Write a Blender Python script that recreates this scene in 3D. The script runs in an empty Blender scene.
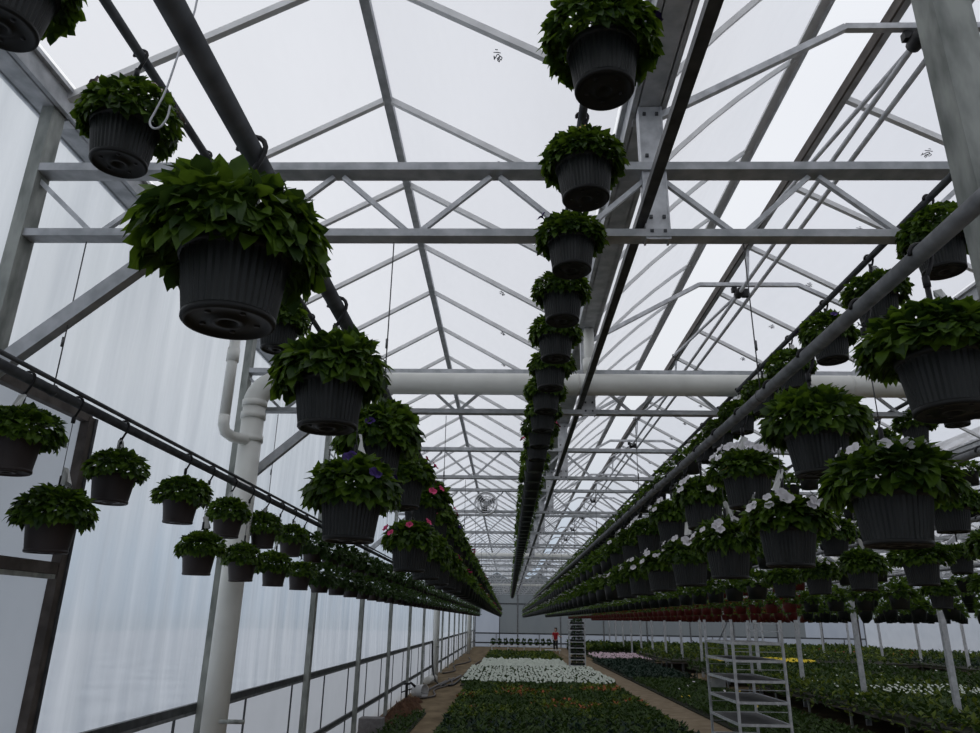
import bpy, math, random
from mathutils import Vector, Matrix
random.seed(7)
C = bpy.context.scene.collection
H = 2.3                      # eye height; heights measured from the eye are converted with H
PI = math.pi
Y0, S = 3.95, 4.0            # first truss, truss spacing
XL = -3.1
YF, YB = 71.95, -4.05        # far gable, gable behind the viewer
W = 4.0
ZG, ZR = H+3.23, H+4.377     # gutter / ridge heights
ZC1, ZC2 = H+2.229, H+2.692
NB = 9                       # roof bays

# ---------------------------------------------------------------- materials
def new_mat(name):
    m = bpy.data.materials.new(name); m.use_nodes = True
    nt = m.node_tree; nt.nodes.clear()
    out = nt.nodes.new('ShaderNodeOutputMaterial')
    return m, nt, out
def N(nt, t, **kw):
    n = nt.nodes.new(t)
    for k, v in kw.items():
        if k in n.inputs: n.inputs[k].default_value = v
        else: setattr(n, k, v)
    return n
def noise_col(nt, c1, c2, scale, detail=3, lo=.35, hi=.65, vec=(1,1,1), coord='Object'):
    tc = N(nt, 'ShaderNodeTexCoord'); mp = N(nt, 'ShaderNodeMapping'); mp.inputs['Scale'].default_value = vec
    nz = N(nt, 'ShaderNodeTexNoise'); nz.inputs['Scale'].default_value = scale; nz.inputs['Detail'].default_value = detail
    cr = N(nt, 'ShaderNodeValToRGB')
    cr.color_ramp.elements[0].position = lo; cr.color_ramp.elements[1].position = hi
    cr.color_ramp.elements[0].color = (*c1, 1); cr.color_ramp.elements[1].color = (*c2, 1)
    L = nt.links
    L.new(tc.outputs[coord], mp.inputs['Vector']); L.new(mp.outputs[0], nz.inputs['Vector']); L.new(nz.outputs[0], cr.inputs[0])
    return cr.outputs[0]
def pbr(name, c1, c2=None, scale=8, rough=.6, metal=0, spec=.3, bump=0, vec=(1,1,1), lo=.35, hi=.65, detail=3):
    m, nt, out = new_mat(name)
    b = N(nt, 'ShaderNodeBsdfPrincipled')
    b.inputs['Roughness'].default_value = rough; b.inputs['Metallic'].default_value = metal
    b.inputs['Specular IOR Level'].default_value = spec
    if c2 is None: c2 = tuple(v*.8 for v in c1)
    col = noise_col(nt, c1, c2, scale, detail, lo, hi, vec)
    nt.links.new(col, b.inputs['Base Color'])
    if bump:
        bp = N(nt, 'ShaderNodeBump'); bp.inputs['Strength'].default_value = bump; bp.inputs['Distance'].default_value = .01
        nt.links.new(col, bp.inputs['Height']); nt.links.new(bp.outputs[0], b.inputs['Normal'])
    nt.links.new(b.outputs[0], out.inputs[0])
    return m
def leafmat(name, c1, c2, trans=.35, scale=14):
    m, nt, out = new_mat(name)
    col = noise_col(nt, c1, c2, scale, 2, .3, .7)
    d = N(nt, 'ShaderNodeBsdfPrincipled'); d.inputs['Roughness'].default_value = .5; d.inputs['Specular IOR Level'].default_value = .25
    t = N(nt, 'ShaderNodeBsdfTranslucent'); mx = N(nt, 'ShaderNodeMixShader'); mx.inputs[0].default_value = trans
    hs = N(nt, 'ShaderNodeHueSaturation'); hs.inputs['Value'].default_value = 2.2; hs.inputs['Hue'].default_value = .485
    L = nt.links
    L.new(col, d.inputs['Base Color']); L.new(col, hs.inputs['Color']); L.new(hs.outputs[0], t.inputs['Color'])
    L.new(d.outputs[0], mx.inputs[1]); L.new(t.outputs[0], mx.inputs[2]); L.new(mx.outputs[0], out.inputs[0])
    return m
def filmmat(name, tcol, dcol, mixlo, mixhi, scale, vec, tcol2=None, dcol2=None, refl=.12):
    """milky greenhouse film: part see-through, part scattering, streaked by condensation"""
    m, nt, out = new_mat(name)
    fac = noise_col(nt, (mixlo,)*3, (mixhi,)*3, scale, 4, .3, .7, vec)
    tc = noise_col(nt, tcol, tcol2 or tcol, scale*.7, 3, .3, .7, vec)
    dc = noise_col(nt, dcol, dcol2 or dcol, scale*1.3, 3, .3, .7, vec)
    t = N(nt, 'ShaderNodeBsdfTransparent'); d = N(nt, 'ShaderNodeBsdfTranslucent')
    df = N(nt, 'ShaderNodeBsdfDiffuse'); df.inputs[0].default_value = (.5, .52, .55, 1)
    m1 = N(nt, 'ShaderNodeMixShader'); m1.inputs[0].default_value = refl
    mx = N(nt, 'ShaderNodeMixShader'); L = nt.links
    L.new(tc, t.inputs[0]); L.new(dc, d.inputs[0]); L.new(d.outputs[0], m1.inputs[1]); L.new(df.outputs[0], m1.inputs[2])
    L.new(fac, mx.inputs[0]); L.new(t.outputs[0], mx.inputs[1]); L.new(m1.outputs[0], mx.inputs[2])
    L.new(mx.outputs[0], out.inputs[0])
    return m
M = {}
M['galv'] = pbr('galvanised_steel', (.34,.355,.37), (.50,.51,.53), 9, .55, .35, .4, .05)
M['galv_light'] = pbr('bright_galvanised_steel', (.44,.45,.47), (.62,.63,.65), 12, .5, .3, .4)
M['galv_old'] = pbr('weathered_steel', (.19,.205,.19), (.38,.395,.37), 10, .7, .2, .3, .1, (1,1,.35))
M['alu'] = pbr('aluminium_profile', (.58,.58,.58), (.68,.68,.68), 6, .45, .3, .4)
M['brown_steel'] = pbr('brown_coated_steel', (.06,.05,.045), (.11,.095,.085), 8, .6, .2)
M['dark_steel'] = pbr('dark_steel_pipe', (.05,.053,.058), (.09,.095,.10), 10, .5, .4, .4)
M['mid_steel'] = pbr('grey_steel_pipe', (.13,.135,.14), (.22,.225,.235), 12, .5, .3, .4)
M['black'] = pbr('black_plastic', (.012,.012,.013), (.02,.02,.022), 12, .5)
M['pot'] = pbr('dark_green_grey_pot', (.008,.0098,.0096), (.0125,.0145,.014), 6, .45, 0, .35)
M['pot_base'] = pbr('black_pot_base', (.006,.0065,.0065), (.009,.0095,.0095), 6, .5)
M['pot_brown'] = pbr('brown_pot', (.018,.012,.012), (.024,.016,.0155), 6, .5, 0, .4)
M['pot_red'] = pbr('red_pot', (.085,.009,.008), (.12,.014,.011), 6, .5, 0, .4)
M['soil'] = pbr('potting_soil', (.015,.011,.008), (.03,.022,.015), 40, .95)
M['leaf'] = leafmat('petunia_leaf', (.036,.078,.007), (.078,.145,.012), .34)
M['leaf_dark'] = leafmat('dark_leaf', (.016,.040,.008), (.034,.068,.011), .25)
M['leaf_blue'] = leafmat('blue_green_leaf', (.014,.032,.022), (.022,.045,.03), .1)
M['leaf_lime'] = leafmat('lime_leaf', (.085,.125,.014), (.13,.175,.02), .2)
M['leaf_bed'] = leafmat('bedding_leaf', (.026,.055,.010), (.048,.085,.014), .12)
M['white_petal'] = pbr('white_petal', (.62,.6,.62), (.72,.7,.73), 30, .7)
M['bed_petal'] = pbr('white_bed_petal', (.45,.5,.42), (.62,.66,.58), 30, .7)
M['purple_petal'] = pbr('purple_petal', (.035,.015,.10), (.06,.03,.18), 30, .7)
M['pink_petal'] = pbr('pink_petal', (.5,.03,.12), (.65,.07,.2), 30, .7)
M['pale_petal'] = pbr('pale_pink_petal', (.5,.36,.42), (.6,.45,.5), 30, .7)
M['red_petal'] = pbr('red_petal', (.4,.012,.015), (.55,.03,.03), 30, .7)
M['orange_petal'] = pbr('orange_petal', (.36,.09,.04), (.45,.15,.07), 30, .7)
M['yellow_petal'] = pbr('yellow_petal', (.75,.55,.02), (.85,.65,.05), 30, .7)
M['tag'] = pbr('paper_tag', (.55,.55,.53), (.68,.68,.66), 10, .7)
M['tag_yellow'] = pbr('yellow_label', (.7,.5,.12), (.8,.62,.2), 10, .6)
M['tag_purple'] = pbr('purple_label', (.35,.2,.4), (.45,.3,.5), 10, .6)
M['pvc'] = pbr('white_pvc', (.62,.62,.58), (.70,.70,.66), 3, .4, 0, .5)
M['wire'] = pbr('wire', (.09,.09,.095), (.14,.14,.145), 20, .5, .5)
M['dirt'] = pbr('sandy_dirt', (.12,.088,.052), (.22,.165,.10), 2.2, .95, 0, .1, .3, (1,.5,1), detail=8)
M['snow'] = pbr('pale_snowy_ground', (.42,.45,.50), (.55,.58,.63), .5, .95)
M['path'] = pbr('sandy_path', (.19,.145,.095), (.26,.205,.14), 3, .95, 0, .1, .3, detail=8)
M['mound'] = pbr('reddish_soil', (.05,.026,.015), (.10,.052,.03), 14, .95, 0, .1, .5, detail=6)
M['bedsoil'] = pbr('bed_soil', (.02,.022,.014), (.035,.038,.022), 10, .95)
M['block'] = pbr('concrete_block', (.16,.15,.15), (.22,.21,.21), 12, .9)
M['pipe_white'] = pbr('white_bucket', (.5,.5,.5), (.62,.62,.62), 6, .5)
M['roof_film'] = filmmat('roof_film', (.83,.835,.86), (.93,.935,.955), .3, .6, .9, (1,.35,1), (.77,.775,.80), (.98,.98,1), .03)
M['wall_film'] = filmmat('wall_film', (.63,.66,.69), (.60,.63,.66), .40, .72, 1.5, (1,2.6,.22), (.80,.83,.86), (.86,.88,.90), .06)
M['board'] = filmmat('lower_wall_sheet', (.53,.54,.55), (.60,.61,.63), .75, .9, .8, (1,1,1))
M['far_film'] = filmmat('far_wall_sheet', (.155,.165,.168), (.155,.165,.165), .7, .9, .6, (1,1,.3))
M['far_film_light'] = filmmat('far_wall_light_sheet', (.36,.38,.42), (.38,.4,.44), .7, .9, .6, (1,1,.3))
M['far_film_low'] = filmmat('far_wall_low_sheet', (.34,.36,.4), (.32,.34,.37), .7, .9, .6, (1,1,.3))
M['mark'] = pbr('printed_mark', (.16,.16,.18), (.2,.2,.22), 9, .8)
M['skin'] = pbr('skin', (.45,.27,.2), (.5,.3,.22), 6, .6)
M['hair'] = pbr('brown_hair', (.03,.02,.015), (.05,.035,.025), 30, .7)
M['shirt'] = pbr('red_shirt', (.30,.012,.02), (.38,.02,.03), 10, .8)
M['trousers'] = pbr('dark_trousers', (.015,.016,.02), (.025,.026,.03), 10, .8)
M['wood'] = pbr('grey_plywood', (.13,.13,.13), (.2,.2,.2), 5, .8, vec=(1,6,1))
M['glass'] = pbr('fan_guard', (.7,.71,.72), (.8,.81,.82), 6, .4, .3)

# ---------------------------------------------------------------- mesh building
class MB:
    def __init__(s): s.v=[]; s.f=[]; s.m=[]; s.mats=[]; s.sm=[]
    def mi(s, mat):
        if mat not in s.mats: s.mats.append(mat)
        return s.mats.index(mat)
    def add(s, vs, fs, mat, smooth=False):
        o=len(s.v); k=s.mi(mat); s.v.extend([tuple(p) for p in vs])
        for f in fs: s.f.append(tuple(i+o for i in f)); s.m.append(k); s.sm.append(smooth)
    def box(s, c, d, mat, rot=None):
        x,y,z=d[0]/2,d[1]/2,d[2]/2; c=Vector(c)
        vs=[Vector((a*x,b*y,e*z)) for a in(-1,1) for b in(-1,1) for e in(-1,1)]
        if rot: vs=[rot@v for v in vs]
        s.add([v+c for v in vs],[(0,1,3,2),(4,6,7,5),(0,4,5,1),(2,3,7,6),(0,2,6,4),(1,5,7,3)],mat)
    def beam(s, p, q, w, h, mat, up=(0,0,1), chan=False):
        p,q=Vector(p),Vector(q); t=(q-p).normalized(); u=Vector(up)
        if abs(t.dot(u))>.98: u=Vector((0,1,0))
        a=t.cross(u).normalized(); b=a.cross(t).normalized()
        if chan:      # C profile: web plus two flanges and lips, open on one side
            th=.006
            prof=[(-w/2,-h/2),(w/2,-h/2),(w/2,-h/2+.03),(w/2-th,-h/2+.03),(w/2-th,-h/2+th),(-w/2+th,-h/2+th),(-w/2+th,h/2-th),(w/2-th,h/2-th),(w/2-th,h/2-.03),(w/2,h/2-.03),(w/2,h/2),(-w/2,h/2)]
            n=len(prof); vs=[p+a*x+b*y for x,y in prof]+[q+a*x+b*y for x,y in prof]
            s.add(vs,[(i,(i+1)%n,(i+1)%n+n,i+n) for i in range(n)]+[(0,1,2,3,4,5),(0,5,6,11),(6,7,8,9,10,11),tuple(n+i for i in(5,4,3,2,1,0)),(n+11,n+6,n+5,n),tuple(n+i for i in(11,10,9,8,7,6))],mat)
            return
        vs=[o+a*(i*w/2)+b*(j*h/2) for o in(p,q) for i in(-1,1) for j in(-1,1)]
        s.add(vs,[(0,1,3,2),(4,6,7,5),(0,4,5,1),(2,3,7,6),(0,2,6,4),(1,5,7,3)],mat)
    def tube(s, pts, r, mat, seg=8, cap=True, closed=False, smooth=True):
        pts=[Vector(p) for p in pts]; n=len(pts); rs=r if isinstance(r,(list,tuple)) else [r]*n
        vs=[]; prev=None
        for i,p in enumerate(pts):
            if closed: t=(pts[(i+1)%n]-pts[i-1]).normalized()
            else: t=(pts[min(i+1,n-1)]-pts[max(i-1,0)]).normalized()
            if prev is None:
                u=Vector((0,0,1)) if abs(t.z)<.9 else Vector((1,0,0)); a=t.cross(u).normalized()
            else: a=(prev-t*prev.dot(t)).normalized()
            prev=a; b=t.cross(a)
            for k in range(seg):
                an=2*PI*k/seg; vs.append(p+(a*math.cos(an)+b*math.sin(an))*rs[i])
        fs=[]
        for i in range(n if closed else n-1):
            j=(i+1)%n
            for k in range(seg): fs.append((i*seg+k,i*seg+(k+1)%seg,j*seg+(k+1)%seg,j*seg+k))
        if cap and not closed: fs.append(tuple(range(seg-1,-1,-1))); fs.append(tuple((n-1)*seg+k for k in range(seg)))
        s.add(vs,fs,mat,smooth)
    def lathe(s, prof, mat, seg=24, c=(0,0,0), rib=0, nr=0, smooth=True, axis='z'):
        vs=[]
        for r,z in prof:
            rr,zz=(r,z)
            for k in range(seg):
                an=2*PI*k/seg; q=rr
                if rib and rr>.05 and nr: q=rr+rib*(1 if (k%2) else -1)
                v=(q*math.cos(an),q*math.sin(an),zz)
                if axis=='x': v=(v[2],v[0],v[1])
                if axis=='y': v=(v[0],v[2],v[1])
                vs.append((v[0]+c[0],v[1]+c[1],v[2]+c[2]))
        if rib: smooth=False
        fs=[]
        for i in range(len(prof)-1):
            for k in range(seg): fs.append((i*seg+k,i*seg+(k+1)%seg,(i+1)*seg+(k+1)%seg,(i+1)*seg+k))
        s.add(vs,fs,mat,smooth)
    def quad(s, a,b,c,d, mat): s.add([a,b,c,d],[(0,1,2,3)],mat)
    def mesh(s, name):
        me=bpy.data.meshes.new(name); me.from_pydata(s.v,[],s.f)
        for m in s.mats: me.materials.append(M[m])
        me.polygons.foreach_set('material_index',s.m); me.polygons.foreach_set('use_smooth',s.sm); me.update()
        return me
    def build(s, name, parent=None, loc=None):
        o=bpy.data.objects.new(name,s.mesh(name)); C.objects.link(o)
        if parent: o.parent=parent
        if loc: o.location=loc
        return o
def tag(o,label,cat,group=None,kind=None):
    if label: o['label']=label
    if cat: o['category']=cat
    if group: o['group']=group
    if kind: o['kind']=kind
    return o
def struct(o,label,cat): return tag(o,label,cat,None,'structure')
def empty(name,loc=(0,0,0),rz=0):
    o=bpy.data.objects.new(name,None); C.objects.link(o); o.location=loc; o.rotation_euler=(0,0,rz); o.empty_display_size=.1; return o
def copy_tree(o,parent=None):
    c=o.copy(); C.objects.link(c); c.parent=parent
    for ch in [x for x in bpy.data.objects if x.parent==o] if False else kids.get(o.name,[]):
        k=copy_tree(ch,c); kids.setdefault(c.name,[]).append(k)
    return c
kids={}
def inst(name,me,parent=None,loc=None,rot=None,scale=None):
    o=bpy.data.objects.new(name,me); C.objects.link(o)
    if parent: o.parent=parent
    if loc is not None: o.location=loc
    if rot is not None: o.rotation_euler=rot
    if scale is not None: o.scale=(scale,)*3 if not isinstance(scale,tuple) else scale
    return o
ORD=['first','second','third','fourth','fifth','sixth','seventh','eighth','ninth','tenth','eleventh','twelfth','thirteenth','fourteenth','fifteenth','sixteenth','seventeenth','eighteenth','nineteenth','twentieth']+['twenty-'+x for x in ('first','second','third','fourth','fifth','sixth','seventh','eighth','ninth')]
ORD+=['thirtieth']+['thirty-'+x for x in ORD[:9]]+['fortieth']+['forty-'+x for x in ORD[:9]]+['fiftieth']+['fifty-'+x for x in ORD[:9]]+['sixtieth']

# ---------------------------------------------------------------- setting: ground, walls, roof film
XR=XL+W*NB
g=MB(); g.quad((XL-.3,YB,0),(XR,YB,0),(XR,YF,0),(XL-.3,YF,0),'dirt')
struct(g.build('floor'),'sandy brown dirt floor of the greenhouse','floor')
g=MB(); g.box((4.565,34,.004),(1.07,76,.012),'path')
struct(g.build('trim_1'),'pale sandy path between the seedling bed and the right hand beds','path')
g=MB(); g.quad((-60,-40,-.06),(120,-40,-.06),(120,160,-.06),(-60,160,-.06),'snow')
struct(g.build('ground'),'bare ground outside the greenhouse','ground')

def wavy_wall(x,y0,y1,z0,z1,mat,ny,nz,amp):
    m=MB(); vs=[]
    for i in range(ny+1):
        for j in range(nz+1):
            y=y0+(y1-y0)*i/ny; z=z0+(z1-z0)*j/nz
            t=((y-Y0)/S)%1.0; env=math.sin(PI*t)**.5*math.sin(PI*j/nz)**.5 if 0<j<nz else 0
            d=amp*env*(math.sin(y*9+z*.9)+.6*math.sin(y*17.3-z*1.7)+.4*math.sin(y*5.1+2*z))
            vs.append((x+d-.03*env,y,z))
    fs=[(i*(nz+1)+j,(i+1)*(nz+1)+j,(i+1)*(nz+1)+j+1,i*(nz+1)+j+1) for i in range(ny) for j in range(nz)]
    m.add(vs,fs,mat,True); return m
m=wavy_wall(XL-.09,YB,YF,H-.86,ZG,'wall_film',1500,14,.010)
m.quad((XL-.1,YB,0),(XL-.1,YF,0),(XL-.1,YF,H-.86),(XL-.1,YB,H-.86),'board')
struct(m.build('wall_left'),'left side wall of draped milky film over white lower boards','wall')
m=MB()
m.quad((XR,YB,0),(XR,YF,0),(XR,YF,ZG),(XR,YB,ZG),'board')
struct(m.build('wall_right'),'far right side wall of pale film','wall')
def gable(y,low,mid,high):
    m=MB(); zs=H-1.12; zt=H+1.5
    m.quad((XL-.1,y,0),(XR,y,0),(XR,y,zs),(XL-.1,y,zs),low)
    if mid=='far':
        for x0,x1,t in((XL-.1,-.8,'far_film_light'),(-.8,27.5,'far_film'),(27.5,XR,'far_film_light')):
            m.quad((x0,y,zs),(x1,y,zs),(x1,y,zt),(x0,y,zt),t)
    else: m.quad((XL-.1,y,zs),(XR,y,zs),(XR,y,zt),(XL-.1,y,zt),mid)
    m.quad((XL-.1,y,zt),(XR,y,zt),(XR,y,ZG),(XL-.1,y,ZG),high)
    for b in range(NB):
        x=XL+b*W; m.add([(x,y,ZG),(x+W,y,ZG),(x+W/2,y,ZR)],[(0,1,2)],high)
    return m
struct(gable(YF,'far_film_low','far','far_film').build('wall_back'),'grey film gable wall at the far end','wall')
struct(gable(YB,'board','board','wall_film').build('wall_front'),'pale film gable wall behind the viewer','wall')
# roof film bays with the printed marks of the film
def mark(m, o, ux, uy, s):
    """small printed scribble: loops with two short lines below"""
    def P(a,b): return Vector(o)+Vector(ux)*a*s+Vector(uy)*b*s
    def stroke(pts): m.tube([P(*p) for p in pts],.004,'mark',4)
    stroke([(-.6,.9),(-.65,.2),(-.5,.6),(-.1,-.4),(.15,-.55),(.35,-.3),(-.1,.5)])
    stroke([(0,.8),(.25,.95),(.35,.6),(.1,.55),(.2,.2),(.6,.35),(.75,-.2),(.5,-.4),(.2,.1),(-.1,.35),(0,.8)])
    stroke([(-.7,-.5),(-.2,-.8),(.5,-1.05)]); stroke([(-.4,-1.25),(0,-1.4)])
slope=(ZR-ZG)/2
for b in range(NB):
    xa=XL+b*W; xr=xa+2
    for side in(0,1):
        if b==1 and side==0: continue
        m=MB()
        if side==0: m.quad((xa+.16,YB,ZG+.122),(xa+.16,YF,ZG+.122),(xr,YF,ZR+.03),(xr,YB,ZR+.03),'roof_film')
        else: m.quad((xr,YB,ZR+.03),(xr,YF,ZR+.03),(xa+3.84,YF,ZG+.122),(xa+3.84,YB,ZG+.122),'roof_film')
        if side==1 and b in(0,1):
            for k in range(14):
                x=xr+(1.0 if b==0 else .78); z=ZR-(x-xr)*slope+.025
                mark(m,(x,Y0-.02+S/3*(k+.5)-.42,z),(.867,0,-.497),(0,1,0),.048)
        o=m.build('ceiling')
        struct(o,'%s slope of the milky film roof over the %s bay from the left wall'%(('left','right')[side],ORD[b]),'roof film')

# ---------------------------------------------------------------- roof steelwork
def truss_mesh_parts():
    L=12.0
    tc=MB(); tc.beam((0,0,ZC2+.015),(L,0,ZC2+.015),.125,.055,'galv')
    bc=MB(); bc.beam((0,0,ZC1+.01),(L,0,ZC1+.01),.10,.05,'galv')
    webs=[]
    for k in range(12):
        xb=.5+k
        for xt in(xb-.5+.03,xb+.5-.03):
            w=MB(); w.beam((xt,0,ZC2-.03),(xb+(.03 if xt>xb else -.03),0,ZC1+.03),.03,.03,'galv_light'); webs.append(w.mesh('web_brace'))
    stubs=[]
    for x in(4.0,8.0):
        s=MB(); s.beam((x,-.035,ZC1-.03),(x,-.035,ZG-.06),.012,.15,'galv_light',up=(1,0,0))
        s.beam((x-.07,-.0,ZC1-.03),(x-.07,.0,ZG-.06),.012,.09,'galv_light',up=(0,1,0))
        s.beam((x+.07,-.0,ZC1-.03),(x+.07,.0,ZG-.06),.012,.09,'galv_light',up=(0,1,0))
        for z in(ZC1+.02,ZC1+.12,ZC2,ZC2+.1,ZG-.12):
            for dx in(-.04,.04): s.box((x+dx,-.048,z),(.02,.014,.02),'dark_steel')
        stubs.append(s.mesh('gutter_post'))
    braces=[]
    for sx,x0 in((1,.0),(-1,L)):
        s=MB(); s.beam((x0+sx*.05,0,H+1.33),(x0+sx*1.0,0,ZC1-.04),.07,.09,'galv'); braces.append(s.mesh('knee_brace'))
    col=MB()
    z0,z1=H+3.12,H+3.85
    p=[(4.06,z0),(5.37,z1),(6.55,z1),(7.94,z0)]
    for a,c in zip(p[:-1],p[1:]): col.beam((a[0],0,a[1]),(c[0],0,c[1]),.045,.045,'galv_light')
    pl=MB(); pl.beam((5.95,0,z1),(6.0,0,ZR-.05),.03,.03,'galv_light')
    return tc.mesh('top_chord'),bc.mesh('bottom_chord'),webs,stubs,braces,col.mesh('collar_tie'),pl.mesh('king_post')
TC,BC,WEB,STUB,BRC,COL,KP=truss_mesh_parts()
SPAN=['left span','middle span','right span']
for j in range(3):
    for i in range(17):
        y=Y0+S*i
        t=empty('roof_truss',(XL+12*j,y,0))
        tag(t,'galvanised lattice truss across the %s, %s from the camera'%(SPAN[j],ORD[i]),'roof truss','roof trusses')
        inst('top_chord',TC,t); inst('bottom_chord',BC,t)
        if i<12 or j==0:
            for w in WEB: inst('web_brace',w,t)
        for s_ in STUB: inst('gutter_post',s_,t)
        for s_ in BRC: inst('knee_brace',s_,t)
        if j==0: inst('collar_tie',COL,t); inst('king_post',KP,t)
# rafters (one inverted V per bay per 1.333 m)
def rafter_mesh(left=True,right=True):
    m=MB()
    if left: m.beam((-2,0,ZG-.0),(0,0,ZR-.0),.045,.05,'alu')
    if right: m.beam((0,0,ZR-.0),(2,0,ZG-.0),.045,.05,'alu')
    return m.mesh('roof_rafter')
RF=rafter_mesh(); RFr=rafter_mesh(False,True)
ny=int((YF-YB)/(S/3)); rest=MB(); cnt=0
for b in range(NB):
    xr=XL+b*W+2
    for k in range(ny+1):
        y=YB+.02+k*S/3-.0
        y=Y0+(k-6)*S/3
        if y>YF-.1 or y<YB: continue
        if b<5 and y>2:
            o=inst('roof_rafter',RFr if b==1 else RF,None,(xr,y,0)); n=int(round((y-Y0)/(S/3)))+2
            tag(o,'%s roof rafter from the camera in the %s roof bay from the left'%(ORD[n] if n<len(ORD) else 'far',ORD[b]),'rafter','roof rafters')
        else:
            if b<5: rest.beam((xr-2,y,ZG),(xr,y,ZR),.045,.05,'alu') if b!=1 else None; rest.beam((xr,y,ZR),(xr+2,y,ZG),.045,.05,'alu')
            else: rest.beam((xr-2,y,ZG),(xr,y,ZR),.045,.05,'alu'); rest.beam((xr,y,ZR),(xr+2,y,ZG),.045,.05,'alu')
tag(rest.build('roof_rafters'),'remaining thin roof rafters of the far right roof bays','rafters','roof rafters','stuff')
# ridges and gutters
for b in range(NB):
    xr=XL+b*W+2; m=MB()
    m.beam((xr,YB,ZR-.01),(xr,YF,ZR-.01),.075,.07,'galv')
    if b==1:
        m.beam((xr-.045,YB,ZR-.02),(xr-.045,YF,ZR-.02),.02,.1,'brown_steel')
    tag(m.build('ridge_beam'),'dark ridge beam running the length of the %s roof bay'%ORD[b] if b!=1 else 'brown and grey ridge beam beside the open bright roof vent','ridge beam','ridge beams')
for b in range(NB+1):
    x=XL+b*W; m=MB()
    for (a0,c0,a1,c1) in((-.11,.10,-.075,-.05),(-.075,-.05,.075,-.05),(.075,-.05,.11,.10)):
        m.beam((x+(a0+a1)/2,YB,ZG+(c0+c1)/2),(x+(a0+a1)/2,YF,ZG+(c0+c1)/2),abs(a1-a0)+.008,abs(c1-c0)+.008,'galv')
    m.beam((x-.13,YB,ZG+.1),(x-.13,YF,ZG+.1),.03,.03,'galv_light'); m.beam((x+.13,YB,ZG+.1),(x+.13,YF,ZG+.1),.03,.03,'galv_light')
    for k in range(1,18):   # joint plates
        m.box((x,Y0+S*(k-1)+.12,ZG-.058),(.17,.08,.012),'galv_light')
    tag(m.build('gutter'),'galvanised gutter channel %s'%('along the top of the left wall' if b==0 else 'between the %s and %s roof bays'%(ORD[b-1],ORD[b]) if b<NB else 'along the far right wall'),'gutter','gutter channels')
# open roof vent of the second bay: the whole left slope hinged on the gutter, raised at the ridge side
root=empty('roof_vent',(XL+W,0,ZG+.06)); tag(root,'raised film roof vent of the second bay, open to bright sky along the ridge','roof vent')
al=math.radians(43); ln=2.306; ex,ez=ln*math.cos(al),ln*math.sin(al)
def bow(t): return t*ex+.0, t*ez+.10*math.sin(PI*t)
m=MB(); nseg=8; vs=[]
for yy in(YB,YF):
    for i in range(nseg+1):
        a,c=bow(i/nseg); vs.append((a,yy,c+.03))
m.add(vs,[(i,i+1,nseg+2+i,nseg+1+i) for i in range(nseg)],'roof_film',True); m.build('vent_film',root)
m=MB()
m.beam((ex,YB,ez),(ex,YF,ez),.05,.05,'alu'); m.beam((ex-.06,YB,ez-.055),(ex-.06,YF,ez-.055),.03,.03,'alu'); m.beam((ex+.045,YB,ez+.0),(ex+.045,YF,ez+.0),.014,.09,'galv_light')
m.build('vent_edge_rail',root)
rm=MB()
for i in range(6): 
    a,b_=bow(i/6),bow((i+1)/6); rm.beam((a[0],0,a[1]),(b_[0],0,b_[1]),.03,.04,'alu')
rmesh=rm.mesh('vent_rafter')
for k in range(58):
    y=Y0+(k-4)*S/3+.06
    if y<YF-.1: inst('vent_rafter',rmesh,root,(0,y,0))
# drive shafts and rack rods near the second ridge
for x,z,lab in((XL+5.84,H+3.74,'thin steel drive shaft under the open vent, left of the pair'),(XL+5.98,H+3.72,'thin steel drive shaft under the open vent, right of the pair')):
    m=MB(); m.tube([(x,YB,z),(x,YF,z)],.021,'galv_light',8); tag(m.build('drive_shaft'),lab,'pipe','vent drive shafts')
gm=MB()
gm.lathe([(.0,-.06),(.05,-.06),(.055,-.02),(.055,.02),(.05,.06),(0,.06)],'black',12,axis='y')
gm.box((.07,0,.0),(.07,.06,.1),'black'); gm.box((-.05,.02,.05),(.06,.05,.06),'black')
gmesh=gm.mesh('gear_box'); rk=MB(); rk.tube([(0,0,0),(-.05,3.4,.42)],.020,'galv_light',6); rk.box((-.045,3.4,.42),(.05,.04,.05),'black'); rkm=rk.mesh('rack_rod')
for i in range(17):
    t=empty('vent_gear',(XL+5.84,Y0+S*i-.0,H+3.74)); tag(t,'black vent gear with a thin rack rod, %s from the camera'%ORD[i],'gear','vent gears')
    inst('gear_box',gmesh,t); inst('rack_rod',rkm,t,(.03,0,.03))
# lengthwise square bar beside the middle gutter
m=MB(); m.beam((.80,YB,H+2.33),(.80,YF,H+2.33),.06,.05,'dark_steel')
tag(m.build('support_bar'),'dark square steel bar running lengthwise right of the centre basket row','bar')
# left wall posts
pm=MB(); pm.beam((0,0,0),(0,0,ZG-.05),.13,.08,'galv_old',up=(1,0,0),chan=True); pmesh=pm.mesh('wall_post')
for i in range(17):
    o=inst('wall_post',pmesh,None,(XL+.03,Y0+S*i,0)); tag(o,'galvanised post of the left wall, %s from the camera'%ORD[i],'post','left wall posts')
ip=MB(); ip.beam((0,0,0),(0,0,ZC1-.04),.11,.09,'galv_light'); ip.beam((0,0,ZC2+.04),(0,0,ZG-.05),.1,.08,'galv_light'); ip.beam((0,0,ZC1+.04),(0,0,ZC2-.04),.1,.05,'galv_light')
ipm=ip.mesh('post')
for j,x in((1,XL+12),(2,XL+24)):
    for i in range(17):
        o=inst('steel_post',ipm,None,(x,Y0+S*i,0)); tag(o,'pale steel post in the %s row right of the path, %s from the camera'%(ORD[j-1],ORD[i]),'post','interior posts')
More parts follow.
